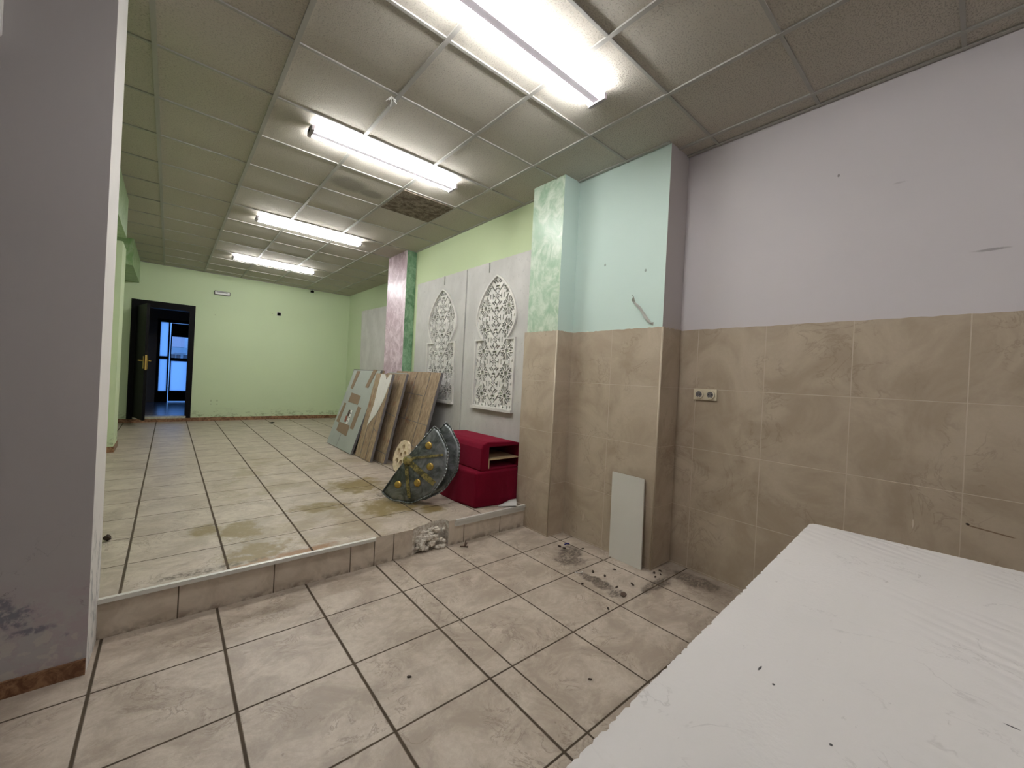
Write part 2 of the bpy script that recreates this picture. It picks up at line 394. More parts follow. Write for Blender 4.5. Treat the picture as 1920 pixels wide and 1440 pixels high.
# ------------------------------------------------------------------ mesh helpers
class MB:
    def __init__(s): s.bm = bmesh.new(); s.mats = []
    def mi(s, mat):
        if mat is None: return 0
        if mat not in s.mats: s.mats.append(mat)
        return s.mats.index(mat)
    def box(s, a, b, mat=None, M=None, bev=0):
        a, b = Vector(a), Vector(b)
        r = bmesh.ops.create_cube(s.bm, size=1)
        vs = r['verts']
        for v in vs:
            v.co = Vector([(a[i] + b[i]) / 2 + v.co[i] * abs(b[i] - a[i]) for i in range(3)])
        fs = list({f for v in vs for f in v.link_faces})
        if bev:
            es = list({e for v in vs for e in v.link_edges})
            o = bmesh.ops.bevel(s.bm, geom=es, offset=bev, segments=2, affect='EDGES', profile=.5)
            fs = list(set([f for f in fs if f.is_valid] + o['faces'])); vs = list({v for f in fs for v in f.verts})
        k = s.mi(mat)
        for f in fs: f.material_index = k
        if M is not None:
            for v in vs: v.co = M @ v.co
        return s
    def prism(s, pts, z0, z1, mat=None, M=None, sidemats=None):
        """closed polygon pts (2D) extruded z0..z1"""
        lo = [s.bm.verts.new((p[0], p[1], z0)) for p in pts]; hi = [s.bm.verts.new((p[0], p[1], z1)) for p in pts]
        k = s.mi(mat); fs = []
        n = len(pts)
        area = sum(pts[i][0] * pts[(i + 1) % n][1] - pts[(i + 1) % n][0] * pts[i][1] for i in range(n))
        f = s.bm.faces.new(list(reversed(lo)) if area > 0 else lo); f.material_index = k
        f = s.bm.faces.new(hi if area > 0 else list(reversed(hi))); f.material_index = k
        for i in range(n):
            j = (i + 1) % n
            q = [lo[i], lo[j], hi[j], hi[i]]
            f = s.bm.faces.new(q if area > 0 else list(reversed(q)))
            f.material_index = s.mi(sidemats[i]) if sidemats and sidemats[i] else k
        if M is not None:
            for v in lo + hi: v.co = M @ v.co
        return s
    def cyl(s, p, q, r, mat=None, seg=16, r2=None):
        p, q = Vector(p), Vector(q); d = q - p
        o = bmesh.ops.create_cone(s.bm, cap_ends=True, segments=seg, radius1=r, radius2=r if r2 is None else r2, depth=d.length)
        R = d.to_track_quat('Z', 'Y').to_matrix().to_4x4()
        k = s.mi(mat)
        for v in o['verts']: v.co = (p + q) / 2 + (R @ v.co)
        for f in {f for v in o['verts'] for f in v.link_faces}: f.material_index = k; f.smooth = len(f.verts) == 4
        return s
    def bar(s, p, q, w, h, z0, mat=None, M=None):
        """flat bar in local XY plane from p to q, width w, from z0 to z0+h"""
        p, q = Vector((*p, 0)), Vector((*q, 0)); d = (q - p); 
        if d.length < 1e-6: return s
        n = Vector((-d.y, d.x, 0)).normalized() * (w / 2)
        return s.prism([(p + n)[:2], (p - n)[:2], (q - n)[:2], (q + n)[:2]], z0, z0 + h, mat, M)
    def build(s, name, mat=None, parent=None, smooth=False):
        me = bpy.data.meshes.new(name)
        bmesh.ops.recalc_face_normals(s.bm, faces=s.bm.faces[:])
        s.bm.to_mesh(me); s.bm.free()
        for q in (s.mats or [mat]): me.materials.append(q)
        if smooth:
            for p in me.polygons: p.use_smooth = True
        o = bpy.data.objects.new(name, me); COL.objects.link(o)
        if parent is not None:
            o.parent = parent
            o.matrix_parent_inverse = Matrix.Translation(-Vector(parent.location))
        return o
def struct(o): o['kind'] = 'structure'; return o
def tag(o, label, cat, group=None):
    o['label'] = label; o['category'] = cat
    if group: o['group'] = group
    return o
def empty(name, loc):
    o = bpy.data.objects.new(name, None); COL.objects.link(o); o.location = loc; o.empty_display_size = .05; return o

# ------------------------------------------------------------------ shell
def sbox(name, a, b, mat): return struct(MB().box(a, b, mat).build(name))
sbox('floor', (-1.9, -5.4, -.1), (3.6, -.30, 0), M_floor)
# raised floor with a broken bite out of its front edge
bite = [(1.56, -.40), (1.60, -.375), (1.68, -.36), (1.74, -.335), (1.82, -.325), (1.87, -.345), (1.875, -.40)]
up = [(-1.9, 7.0), (-1.9, -.40)] + bite + [(3.6, -.40), (3.6, 7.0)]
struct(MB().prism(up, .0, ZU, M_floor_up, sidemats=[None] + [M_riser] + [M_mortar] * 6 + [M_riser, None, None]).build('floor'))
rub = MB()
rnd = random.Random(3)
for i in range(46):
    x = 1.60 + rnd.random() * .26; d = rnd.random(); zz = .16 * (1 - d) + .005; y = -.355 - .055 * d
    r = .012 + .016 * rnd.random()
    o = bmesh.ops.create_icosphere(rub.bm, subdivisions=1, radius=r)
    for v in o['verts']: v.co = Vector((x + v.co.x * 1.4, y + v.co.y * (.8 + .3 * rnd.random()), max(.001, zz + v.co.z)))
tag(rub.build('mortar_rubble', M_mortar), 'crumbled white mortar in the broken edge of the step', 'rubble')['kind'] = 'stuff'

# ceiling: tile slab and T-bar grid
struct(MB().box((-1.9, -5.4, H + .006), (3.6, 7.05, H + .08), M_ceil).build('ceiling'))
cg = MB()
for i in range(-3, 6): cg.box((i * .6 - .0125, -5.4, H - .004), (i * .6 + .0125, 7.0, H + .008))
for j in range(-9, 12):
    for i in range(-3, 6): cg.box((i * .6 + .0125, j * .6 - .009, H - .002), (min(3.2, (i + 1) * .6 - .0125), j * .6 + .009, H + .008))
cg.box((3.125, -5.4, H - .004), (3.15, -1.57, H + .008)); cg.box((-.9, 6.92, H - .004), (3.4, 6.945, H + .008))
cg.box((2.855, -1.57, H - .003), (2.88, -.70, H + .008)); cg.box((2.84, -.31, H - .003), (2.865, 2.4, H + .008))
struct(cg.build('trim_1', M_tbar))

# right wall, stepping round two boxed columns
prof = [(3.16, -5.4), (3.16, -1.57), (2.89, -1.57), (2.89, -.70), (2.69, -.70), (2.69, -.31), (2.865, -.31), (2.865, 2.40),
        (2.72, 2.40), (2.72, 3.06), (3.42, 3.06), (3.42, 6.95), (3.75, 6.95), (3.75, -5.4)]
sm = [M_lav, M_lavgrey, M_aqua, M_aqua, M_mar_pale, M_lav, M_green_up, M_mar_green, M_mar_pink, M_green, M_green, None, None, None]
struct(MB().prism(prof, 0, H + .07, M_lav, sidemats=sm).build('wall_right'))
# tile cladding of the lower right wall, its top edge ragged where the paint laps it
def clad(name, p, q, mat, z0=0, zt=1.797, jag=.006, n=26, th=.008):
    p, q = Vector((*p, 0)), Vector((*q, 0)); d = q - p; nrm = Vector((d.y, -d.x, 0)).normalized() * th
    rr = random.Random(len(name) + int(p.y * 100))
    M = Matrix(((d.normalized().x, 0, nrm.normalized().x, p.x), (d.normalized().y, 0, nrm.normalized().y, p.y), (0, 1, 0, 0), (0, 0, 0, 1)))
    Lg = d.length
    pts = [(0, z0), (Lg, z0)] + [(Lg * (1 - k / n), zt + (rr.random() - .5) * jag) for k in range(n + 1)]
    return struct(MB().prism(pts, 0, th, mat, M).build(name))
clad('trim_2', (3.16, -1.57), (3.16, -5.3), M_wt_right, n=90)
clad('trim_3', (2.89, -1.57), (3.16, -1.57), M_wt_plain, jag=.02)
clad('trim_4', (2.89, -.70), (2.89, -1.578), M_wt_blue, n=40)
clad('trim_5', (2.69, -.70), (2.89, -.70), M_wt_plain)
clad('trim_6', (2.69, -.285), (2.69, -.708), M_wt_plain)
bd = MB()
for x, y in ((2.885, -1.575), (2.685, -.705)): bd.cyl((x, y, 0), (x, y, 1.797), .007, M_edge, 10)
struct(bd.build('trim_7'))

# far wall with the doorway, left wall, wall stub
fw = MB()
fw.box((-.78, 6.95, 0), (-.345, 7.10, H + .05)); fw.box((.42, 6.95, 0), (3.5, 7.10, H + .05)); fw.box((-.345, 6.95, 2.35), (.42, 7.10, H + .05)); fw.box((-.345, 6.95, 0), (.42, 7.10, .30))
struct(fw.build('wall_back', M_green))
sbox('wall_left', (-.95, -.36, 0), (-.78, 7.10, H + .05), M_green)
pil = MB().prism([(-1.9, -.66), (-.092, -.66), (-.085, -.36), (-1.9, -.36)], 0, H + .03, M_pillar, sidemats=[M_pillar, M_pillar_side, M_green, M_pillar])
struct(pil.build('wall_left_stub'))
struct(MB().box((-1.9, -.672, 0), (-.093, -.66, .066), M_skirt).build('baseboard_left'))
struct(MB().box((-.78, 6.937, ZU), (3.42, 6.95, ZU + .072), M_skirt).build('baseboard_back'))
struct(MB().box((-.78, 3.80, ZU), (-.35, 3.81, ZU + .07), M_skirt).box((-.356, 3.81, ZU), (-.345, 4.30, ZU + .07), M_skirt).build('baseboard_left'))
struct(MB().box((-.78, 3.81, ZU), (-.356, 4.30, 2.80), M_green).build('wall_left_pilaster'))
struct(MB().box((-.78, -.36, 2.72), (-.286, 3.23, H + .01), M_mar_left).build('wall_left_beam'))
struct(MB().box((-.78, 5.21, 2.76), (-.335, 6.95, H + .01), M_mar_left).build('wall_left_soffit'))
sbox('wall_left_front', (-2.0, -5.4, 0), (-1.9, -.36, H + .05), M_pillar)
sbox('wall_front', (-2.0, -5.5, 0), (3.6, -5.4, H + .05), M_pillar)

# nosing strips of the step
struct(MB().box((-.085, -.418, ZU - .018), (1.275, -.395, ZU + .004), M_alu).build('trim_8'))
struct(MB().box((1.935, -.418, ZU - .018), (2.685, -.395, ZU + .004), M_alu).box((1.93, -.41, ZU - .05), (2.685, -.40, ZU - .018), M_alu).build('trim_9'))

# ------------------------------------------------------------------ doors
d1 = struct(empty('door_1', (.035, 6.95, .26)))
fr = MB()
fr.box((-.425, 6.93, .262), (-.335, 7.12, 2.445)); fr.box((.40, 6.93, .262), (.488, 7.12, 2.445)); fr.box((-.425, 6.93, 2.445), (.488, 7.12, 2.455)); fr.box((-.335, 6.93, 2.335), (.40, 7.12, 2.445))
fr.build('door_frame', M_black, d1)
MB().box((-.345, 6.925, .262), (.415, 7.12, .302), M_marble_sill).build('threshold', M_marble_sill, d1)
ang = math.radians(-77)
LM = Matrix.Translation((-.335, 6.95, 0)) @ Matrix.Rotation(ang, 4, 'Z')
lf = MB().box((0, -.02, .31), (.72, .02, 2.33), M_black, LM)
for z0, z1 in ((.45, 1.20), (1.45, 2.2)):
    lf.box((.10, .02, z0), (.62, .028, z1), M_black, LM, .004)
leaf = lf.build('door_leaf', M_black, d1)
hd = MB()
for sgn in (1, -1):
    hd.box((.655, sgn * .02, 1.20), (.70, sgn * .030, 1.42), M_gold, LM, .003)
    a = LM @ Vector((.677, sgn * .03, 1.34)); b = LM @ Vector((.677, sgn * .07, 1.34)); c = LM @ Vector((.56, sgn * .07, 1.34))
    hd.cyl(a, b, .009, M_gold, 10); hd.cyl(b, c, .009, M_gold, 10)
hd.box((.722, -.012, 1.18), (.724, .012, 1.44), M_gold, LM)
hn = hd.build('door_handle', M_gold, leaf); hn.matrix_parent_inverse = leaf.matrix_parent_inverse.inverted() @ Matrix.Identity(4)
hn.matrix_parent_inverse = Matrix.Translation(-Vector(d1.location)); hn.matrix_parent_inverse = Matrix.Identity(4)
# unlit room beyond the doorway
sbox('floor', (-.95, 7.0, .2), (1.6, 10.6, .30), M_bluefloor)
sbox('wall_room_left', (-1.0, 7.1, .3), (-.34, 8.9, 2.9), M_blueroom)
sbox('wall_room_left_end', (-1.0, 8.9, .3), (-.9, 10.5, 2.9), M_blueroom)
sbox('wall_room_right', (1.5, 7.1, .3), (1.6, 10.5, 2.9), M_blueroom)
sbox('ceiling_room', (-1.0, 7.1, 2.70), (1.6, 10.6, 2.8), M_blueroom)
wl = MB()
wl.box((-1.0, 10.45, .3), (-.12, 10.6, 2.8)); wl.box((.56, 10.45, .3), (1.6, 10.6, 2.8)); wl.box((-.12, 10.45, 2.42), (.56, 10.6, 2.8))
struct(wl.build('wall_room_back', M_blueroom))
d2 = struct(empty('door_2', (.2, 10.5, .3)))
Y = 10.47
f2 = MB()
for x0, x1 in ((-.12, -.06), (.095, .125)): f2.box((x0, Y, .3), (x1, Y + .05, 2.42))
f2.box((.53, Y, .3), (.57, Y + .05, 2.42)); f2.box((-.12, Y, 2.34), (.57, Y + .05, 2.42)); f2.box((-.06, Y, .3), (.10, Y + .05, .58)); f2.box((-.06, Y, 1.40), (.10, Y + .05, 1.47))
f2.build('door_frame', M_black, d2)
MB().box((-.06, Y + .02, .58), (.095, Y + .03, 1.40)).build('pane', M_frost, d2)
MB().box((-.06, Y + .02, 1.47), (.095, Y + .03, 2.34)).build('pane', M_frost, d2)
X0, X1 = .145, .525
lf2 = MB()
lf2.box((X0, Y, .325), (X0 + .022, Y + .04, 2.33)); lf2.box((X1 - .03, Y, .325), (X1, Y + .04, 2.33))
lf2.box((X0, Y, .325), (X1, Y + .04, .59)); lf2.box((X0, Y, 1.36), (X1, Y + .04, 1.44)); lf2.box((X0, Y, 1.99), (X1, Y + .04, 2.33))
lf2 = lf2.build('door_leaf', M_black, d2)
p1 = MB().box((X0 + .02, Y + .015, .585), (X1 - .02, Y + .025, 1.365)).build('pane', M_frost, lf2)
p2 = MB().box((X0 + .02, Y + .015, 1.44), (X1 - .02, Y + .025, 1.99)).build('pane', M_clear, lf2)
for q in (p1, p2): q.matrix_parent_inverse = Matrix.Identity(4)
# street beyond
sbox('floor', (-6, 10.6, .05), (8, 22, .25), M_pave)
bd = empty('building', (1.8, 19, .25))
tag(bd, 'pale building with a balcony seen through the far glass door', 'building')
bw = MB().box((-4, 19, .25), (9, 20, 4.2), M_bwhite); bw.box((.20, 18.8, 1.95), (.60, 19, 2.5), M_bpink); bw.build('wall', M_bwhite, bd)
MB().box((.22, 18.5, 1.70), (.68, 19, 1.93)).build('balcony', M_balc, bd)
for x in (.18, .36, .58): MB().box((x, 18.95, 1.40), (x + .13, 19.0, 1.64)).build('window', M_edgegrey, bd)

# ------------------------------------------------------------------ ceiling lights
def fixture(y, label, mat=None):
    mat = mat or M_tube
    e = empty('fluorescent_light', (1.485, y, H))
    tag(e, label, 'ceiling light', 'bare fluorescent battens on the ceiling')
    b = MB(); x0, x1 = .855, 2.11
    b.prism([(-.024, 0), (-.022, -.042), (.022, -.042), (.024, 0)], x0, x1, M_white_metal,
            Matrix(((0, 0, 1, 0), (1, 0, 0, y), (0, 1, 0, H - .003), (0, 0, 0, 1))))
    b.build('housing', M_white_metal, e)
    for s in (-1, 1):
        yy = y + s * .048
        MB().cyl((x0 + .03, yy, H - .038), (x1 - .03, yy, H - .038), .0135, mat, 10).build('tube', mat, e)
        for x in (x0 + .012, x1 - .012):
            MB().box((x - .012, min(yy + .012, y), H - .055), (x + .012, max(yy + .006, y) if s > 0 else y, H - .012), M_white_metal).box((x - .010, yy - .016, H - .054), (x + .010, yy + .016, H - .016), M_white_metal).build('lamp_holder', M_white_metal, e)
fixture(-1.50, 'lit twin-tube batten light nearest the camera, above the lower floor')
fixture(.18, 'lit batten light next to the mouldy ceiling tile')
fixture(2.60, 'third lit batten light from the camera, level with the pink and green column')
fixture(-4.3, 'added fill batten light, out of view behind the camera', M_tube_fill)  # added out of view to brighten the grey pillar and the table
fixture(4.98, 'farthest lit batten light, closest to the green end wall')

# mould-stained tile sagging in the grid
ct = MB().box((1.815, .615, H - .010), (2.385, 1.185, H + .004), M_mould).build('ceiling_tile')
tag(ct, 'dark brown mould-stained ceiling tile beside the batten light', 'ceiling tile')
wv = MB()
for k in range(5):
    a = k * 1.3; p = Vector((1.165, -.566, H - .002)); q = p + Vector((.035 * math.cos(a), .035 * math.sin(a), -.035 - .012 * (k % 2)))
    wv.cyl(p, q, .003, None, 6)
tag(wv.build('wire', M_whiteplastic), 'tuft of loose white wires poking out of a ceiling joint', 'wire')

# ------------------------------------------------------------------ wall fittings
e = empty('emergency_light', (.895, 6.95, 2.773)); tag(e, 'small oblong emergency light high on the green wall by the door', 'emergency light')
MB().box((.765, 6.905, 2.735), (1.03, 6.95, 2.815), None, None, .012).build('housing', M_edgegrey, e)
MB().box((.777, 6.898, 2.745), (1.018, 6.91, 2.805), None, None, .008).build('diffuser', M_whiteplastic, e)
MB().box((.80, 6.896, 2.782), (.98, 6.90, 2.797)).build('lamp', M_edgegrey, e)
e = empty('switch_plate', (1.79, 6.95, 2.48)); tag(e, 'green-painted blank wall plate left of the black socket hole', 'wall plate')
MB().box((1.75, 6.943, 2.45), (1.84, 6.95, 2.525), None, None, .003).build('plate', M_green_up, e)
MB().cyl((1.795, 6.944, 2.495), (1.795, 6.938, 2.495), .008, M_tbar, 12).build('screw', M_tbar, e)
e = empty('wall_box', (1.925, 6.95, 2.50)); tag(e, 'open black electrical box set in the green end wall', 'electrical box')
MB().box((1.88, 6.94, 2.46), (1.965, 6.952, 2.545), None, None, .003).build('rim', M_whiteplastic, e)
MB().box((1.888, 6.935, 2.468), (1.957, 6.943, 2.537)).build('insert', M_darkhole, e)
tag(MB().box((2.53, 6.915, 3.085), (2.60, 6.95, 3.13), None, None, .004).cyl((2.565, 6.93, 3.13), (2.565, 6.93, H), .006).build('sensor', M_black), 'tiny black sensor under the ceiling at the end wall', 'sensor')
e = empty('coat_hook', (-.78, 6.5, 1.40))
tag(e, 'thin black metal bracket on the shaded left wall beside the black door', 'bracket')
MB().cyl((-.78, 6.6, 1.41), (-.52, 6.6, 1.415), .010, M_black, 8).build('arm', M_black, e)
MB().cyl((-.535, 6.6, 1.41), (-.55, 6.6, 1.10), .010, M_black, 8).build('stem', M_black, e)
tag(MB().box((-.75, -.70, 2.55), (-.395, -.66, 2.95), None, None, .01).build('wall_cabinet_box', M_whiteplastic), 'white box fixed high on the grey wall at the left edge', 'box')

# double socket
e = empty('double_socket', (3.152, -1.79, 1.312)); tag(e, 'cream double power socket on the beige tiles', 'socket')
MB().box((3.140, -1.877, 1.272), (3.153, -1.708, 1.354), None, None, .003).build('frame', M_plastic, e)
for yc in (-1.752, -1.834):
    o = MB().cyl((3.1395, yc, 1.313), (3.131, yc, 1.313), .031, M_plastic, 24)
    o.cyl((3.134, yc, 1.313), (3.1295, yc, 1.313), .0225, M_edgegrey, 24)
    sk = o.build('socket_insert', M_plastic, e)
    pn = MB()
    for s in (-1, 1): pn.cyl((3.131, yc + s * .0095, 1.313), (3.1285, yc + s * .0095, 1.313), .0035, M_darkhole, 8)
    pn.box((3.1285, yc - .004, 1.290), (3.131, yc + .004, 1.296), M_plastic)
    q = pn.build('contact_hole', M_darkhole, sk); q.matrix_parent_inverse = Matrix.Identity(4)

# torn strip of lining on the aqua wall
ts = MB()
cl = [(-1.318, 2.012, .022), (-1.36, 1.975, .028), (-1.40, 1.925, .024), (-1.445, 1.865, .026), (-1.478, 1.822, .024)]
L_, R_ = [], []
for i, (y, z, wd) in enumerate(cl):
    nx = .80; nz = .60
    L_.append(ts.bm.verts.new((2.888 - .010 - .012 * (i % 2), y + nx * wd, z + .4 * wd))); R_.append(ts.bm.verts.new((2.888 - .004, y - nx * wd, z - .4 * wd)))
for i in range(4): ts.bm.faces.new([L_[i], L_[i + 1], R_[i + 1], R_[i]])
a_ = ts.bm.verts.new((2.84, -1.345, 2.045)); ts.bm.faces.new([L_[0], R_[0], a_])
a_ = ts.bm.verts.new((2.86, -1.515, 1.832)); ts.bm.faces.new([L_[4], R_[4], a_])
g = bmesh.ops.solidify(ts.bm, geom=ts.bm.faces[:], thickness=.004)
tag(ts.build('torn_strip', M_lattice), 'torn white plaster strip curling off the pale aqua wall', 'torn plaster')

# ------------------------------------------------------------------ arched lattice panels
def inside(u, v):
    """u across, v up from the bottom of the lattice (total 1.44 tall)"""
    if 0 <= v <= .745: return abs(u) <= .345
    if v < 0: return False
    return abs(u) <= arch_w(v)
def inside_tol(u, v):
    return any(inside(u + a, v + b) for a in (-.004, 0, .004) for b in (-.004, 0, .004))
def arch_w(v):          # horseshoe neck at .745, widest near .99, pointed at 1.44
    if v < .99:
        t = (v - .745) / .245
        return .215 + (.345 - .215) * math.sin(min(1, t) * math.pi / 2)
    t = (v - .99) / .45
    if t >= 1: return 0
    return .345 * (1 - t ** 1.75) ** .78
def outline():
    pts = [(-.345, 0), (.345, 0), (.345, .745), (.215, .745)]
    vs = [.745 + .04 * i for i in range(1, 17)] + [1.40, 1.425]
    pts += [(arch_w(v), v) for v in vs] + [(0, 1.44)]
    pts += [(-arch_w(v), v) for v in reversed(vs)] + [(-.215, .745), (-.345, .745)]
    return pts
OUT = outline()
def clip_seg(p, q, n=14):
    res, cur = [], None
    last = None
    for i in range(n + 1):
        t = i / n; u = p[0] + (q[0] - p[0]) * t; v = p[1] + (q[1] - p[1]) * t
        if inside(u, v):
            if cur is None: cur = (u, v)
            last = (u, v)
        else:
            if cur and last != cur: res.append((cur, last))
            cur = None
    if cur and last != cur: res.append((cur, last))
    return res
def carve_holes():
    """capsule-shaped cuts (p, q, half width) of the carved geometric pattern"""
    P = .240; hs = []
    def cap(x0, y0, x1, y1, w): hs.append((x0, y0, x1, y1, w)); hs.append((-x0, y0, -x1, y1, w))
    def pol(cx, cy, a, r0, r1, w):
        cap(cx + r0 * math.cos(a), cy + r0 * math.sin(a), cx + r1 * math.cos(a), cy + r1 * math.sin(a), w)
    for j in range(-1, 7):
        cy = j * P + .02
        cx, sy = .205, cy + P / 2          # eight-rayed rosettes left and right
        cap(cx, sy, cx, sy, .008)
        for k in range(8):
            a = k * math.pi / 4
            pol(cx, sy, a + math.pi / 8, .018, .026, .0045)
            if k in (2, 6): pol(cx, sy, a, .040, .092, .0065)
            elif k in (0, 4): pol(cx, sy, a, .050, .072, .006)
            else: pol(cx, sy, a, .045, .080, .0075)
            for d in (-.15, .15): pol(cx, sy, a + math.pi / 8 + d, .088, .100, .0045)
            pol(cx, sy, a + math.pi / 8, .064, .080, .007)
        for k in range(6):                  # small six-petal flowers up the middle
            a = k * math.pi / 3 + math.pi / 6
            pol(0, cy, a, .020, .030, .0055); pol(0, cy, a + math.pi / 6, .046, .056, .0055)
        cap(0, cy, 0, cy, .005)
        cap(.015, cy + .082, .045, cy + .062, .0065); cap(.015, cy - .082, .045, cy - .062, .0065)
        cap(.072, cy - .022, .072, cy + .022, .006)
        cap(0, cy + P / 2 + .020, 0, cy + P / 2 + .024, .007); cap(.004, cy + P / 2 - .010, .022, cy + P / 2 - .014, .0085)
        cap(.060, cy + P / 2 - .045, .098, cy + P / 2 - .004, .0075); cap(.044, cy + P / 2 + .028, .075, cy + P / 2 + .050, .0065)
        cap(.330, cy - .045, .330, cy - .010, .006); cap(.300, cy + .005, .322, cy + .032, .0065); cap(.120, cy - .02, .120, cy + .02, .006)
        cap(.255, cy - .022, .255, cy + .012, .0065); cap(.165, cy - .03, .185, cy + .0, .0065); cap(.150, cy + .028, .175, cy + .028, .005)
    return hs
HOLES = carve_holes()
LAT = {}
def lattice_mesh(M):
    import numpy as np
    st = .0035; us = np.arange(-.345, .3451, st); vs = np.arange(0, 1.4401, st)
    U, V = np.meshgrid(us, vs)
    D = np.full(U.shape, 1.0)
    for x0, y0, x1, y1, w_ in HOLES:
        dx, dy = x1 - x0, y1 - y0; L2 = dx * dx + dy * dy + 1e-12
        t = np.clip(((U - x0) * dx + (V - y0) * dy) / L2, 0, 1)
        D = np.minimum(D, np.hypot(U - x0 - t * dx, V - y0 - t * dy) - w_ * 1.22 - .0008)
    Hh = .0012 * np.sin(U * 90) * np.sin(V * 70)
    b = MB(); bm = b.bm; idx = {}
    def vert(i, k):
        if (i, k) not in idx: idx[(i, k)] = bm.verts.new((us[k], vs[i], Hh[i, k]))
        return idx[(i, k)]
    for i in range(len(vs) - 1):
        for k in range(len(us) - 1):
            if D[i:i + 2, k:k + 2].mean() < 0: continue        # cut right through
            if inside((us[k] + us[k + 1]) / 2, (vs[i] + vs[i + 1]) / 2):
                bm.faces.new([vert(i, k), vert(i, k + 1), vert(i + 1, k + 1), vert(i + 1, k)])
    g = bmesh.ops.extrude_face_region(bm, geom=bm.faces[:])      # solid back
    for q in g['geom']:
        if isinstance(q, bmesh.types.BMVert): q.co.z = -.030
    for q in bm.verts: q.co = M @ q.co
    return b
def arched_panel(y0, y1, yc, x, label, zb=ZU, zt=2.645, slot=None):  # noqa
    """board standing against the wall at x, spanning y0..y1, lattice centred on yc"""
    e = empty('arched_panel', (x + .015, (y0 + y1) / 2, zb))
    tag(e, label, 'panel', 'white arched lattice panels against the green wall')
    # local (u, v, w): u -> -y (left to right as seen), v -> z, w -> -x (towards the room)
    M = Matrix(((0, 0, -1, x), (-1, 0, 0, yc), (0, 1, 0, 1.03), (0, 0, 0, 1)))
    s = slot
    pts = [(y0, zb), (y1, zb), (y1, zt), (s + .014, zt), (s + .010, zt - .11), (s - .010, zt - .12), (s - .012, zt), (y0, zt)]
    bm = bmesh.new(); es = []
    for ring in (pts, [(yc - u, 1.03 + v) for u, v in OUT]):
        vs = [bm.verts.new((x, a, b)) for a, b in ring]
        for i in range(len(vs)): es.append(bm.edges.new((vs[i], vs[(i + 1) % len(vs)])))
    bmesh.ops.triangle_fill(bm, edges=es, use_beauty=True)
    bad = []
    for f in bm.faces:
        c = f.calc_center_median()
        if inside(yc - c.y, c.z - 1.03) and all(inside_tol(yc - q.co.y, q.co.z - 1.03) for q in f.verts): bad.append(f)
    bmesh.ops.delete(bm, geom=bad, context='FACES')
    g = bmesh.ops.extrude_face_region(bm, geom=bm.faces[:])
    for q in g['geom']:
        if isinstance(q, bmesh.types.BMVert): q.co.x += .030
    pb = MB(); pb.bm.free(); pb.bm = bm
    pb.build('board', M_panel, e)
    lt = lattice_mesh(M).build('lattice', M_lattice, e)
    rim = MB(); n = len(OUT); W2 = .010
    def off(sg):
        res = []
        for i in range(n):
            a, b, c = Vector(OUT[i - 1]), Vector(OUT[i]), Vector(OUT[(i + 1) % n])
            d1 = (b - a).normalized(); d2 = (c - b).normalized()
            n1 = Vector((d1.y, -d1.x)); n2 = Vector((d2.y, -d2.x)); k = (n1 + n2); k = k / max(.5, k.dot(n1))
            res.append(b + k * W2 * sg)
        return res
    ino, outo = off(-1), off(1)
    for i in range(n):
        j2 = (i + 1) % n
        rim.prism([ino[i], ino[j2], outo[j2], outo[i]], -.016, .022, None, M)
    bmesh.ops.remove_doubles(rim.bm, verts=rim.bm.verts[:], dist=1e-5)
    rim.bar((-.36, -.012), (.36, -.012), .03, .046, -.004, None, M)
    rim.build('rim', M_lattice, e)
arched_panel(-.295, .948, .350, 2.825, 'white panel with arched lattice standing behind the red boxes', slot=.516)
arched_panel(.975, 2.235, 1.488, 2.825, 'white panel with arched lattice beside the pink and green column', slot=1.484)
e = MB().prism([(3.95, ZU), (5.75, ZU), (5.72, 2.65), (5.46, 2.65), (5.455, 2.56), (5.445, 2.56), (5.44, 2.65), (3.95, 2.62)], 0, .03, M_greyboard,
               Matrix(((0, -.02, 1, 3.335), (1, 0, 0, 0), (0, 1, 0, 0), (0, 0, 0, 1)))).build('plain_panel')
e.data.materials[0] = M_panel
tag(e, 'plain whitish board standing behind the pink column against the green wall', 'panel')

# ------------------------------------------------------------------ leaning boards
def plane_M(base, top, y, ztop):
    """local (u=y offset, v=up the board, w=out of the front face)"""
    d = Vector((top - base, 0, ztop - ZU)); Lg = d.length; d.normalize()
    wv = Vector((-d.z, 0, d.x))
    return Matrix(((0, d.x, wv.x, base), (1, 0, 0, y), (0, d.z, wv.z, ZU + .001 * 0), (0, 0, 0, 1))), Lg
def board(name, base, top, ztop, y0, y1, th, mat, edge, label, group=None, yskew=0.0, ztop2=None, planks=None):
    M, Lg = plane_M(base, top, 0, ztop)
    e = empty(name, (base, (y0 + y1) / 2, ZU)); tag(e, label, 'board', group)
    L2 = Lg * ((ztop2 or ztop) - ZU) / (ztop - ZU)
    pts = [(y0, 0), (y1, 0), (y1 + yskew, L2), (y0 + yskew, Lg)]
    # foot rests on its rear lower edge; lift keeps the front corner on the floor
    lift = Matrix.Translation((0, 0, 0))
    b = MB().prism(pts, -th, 0, edge, lift @ M)
    b.bm.faces.ensure_lookup_table()
    b.mats = [edge, mat]
    b.bm.normal_update()
    out = (M.to_3x3() @ Vector((0, 0, 1)))
    bmesh.ops.recalc_face_normals(b.bm, faces=b.bm.faces[:])
    for f in b.bm.faces:
        if f.normal.dot(out) > .9: f.material_index = 1
    # sink correction: raise so the lowest vertex is on the floor
    mn = min(v.co.z for v in b.bm.verts)
    for v in b.bm.verts: v.co.z += ZU - mn
    b.build('panel', None, e)
    if planks:
        for (a, c) in planks: MB().bar(a, c, .007, .0035, -.0005, M_edgegrey, Matrix.Translation((0, 0, ZU - mn)) @ M).build('plank_joint', M_edgegrey, e)
    return e, Matrix.Translation((0, 0, ZU - mn)) @ M, Lg
GB = 'boards leaning in a stack by the pink column'
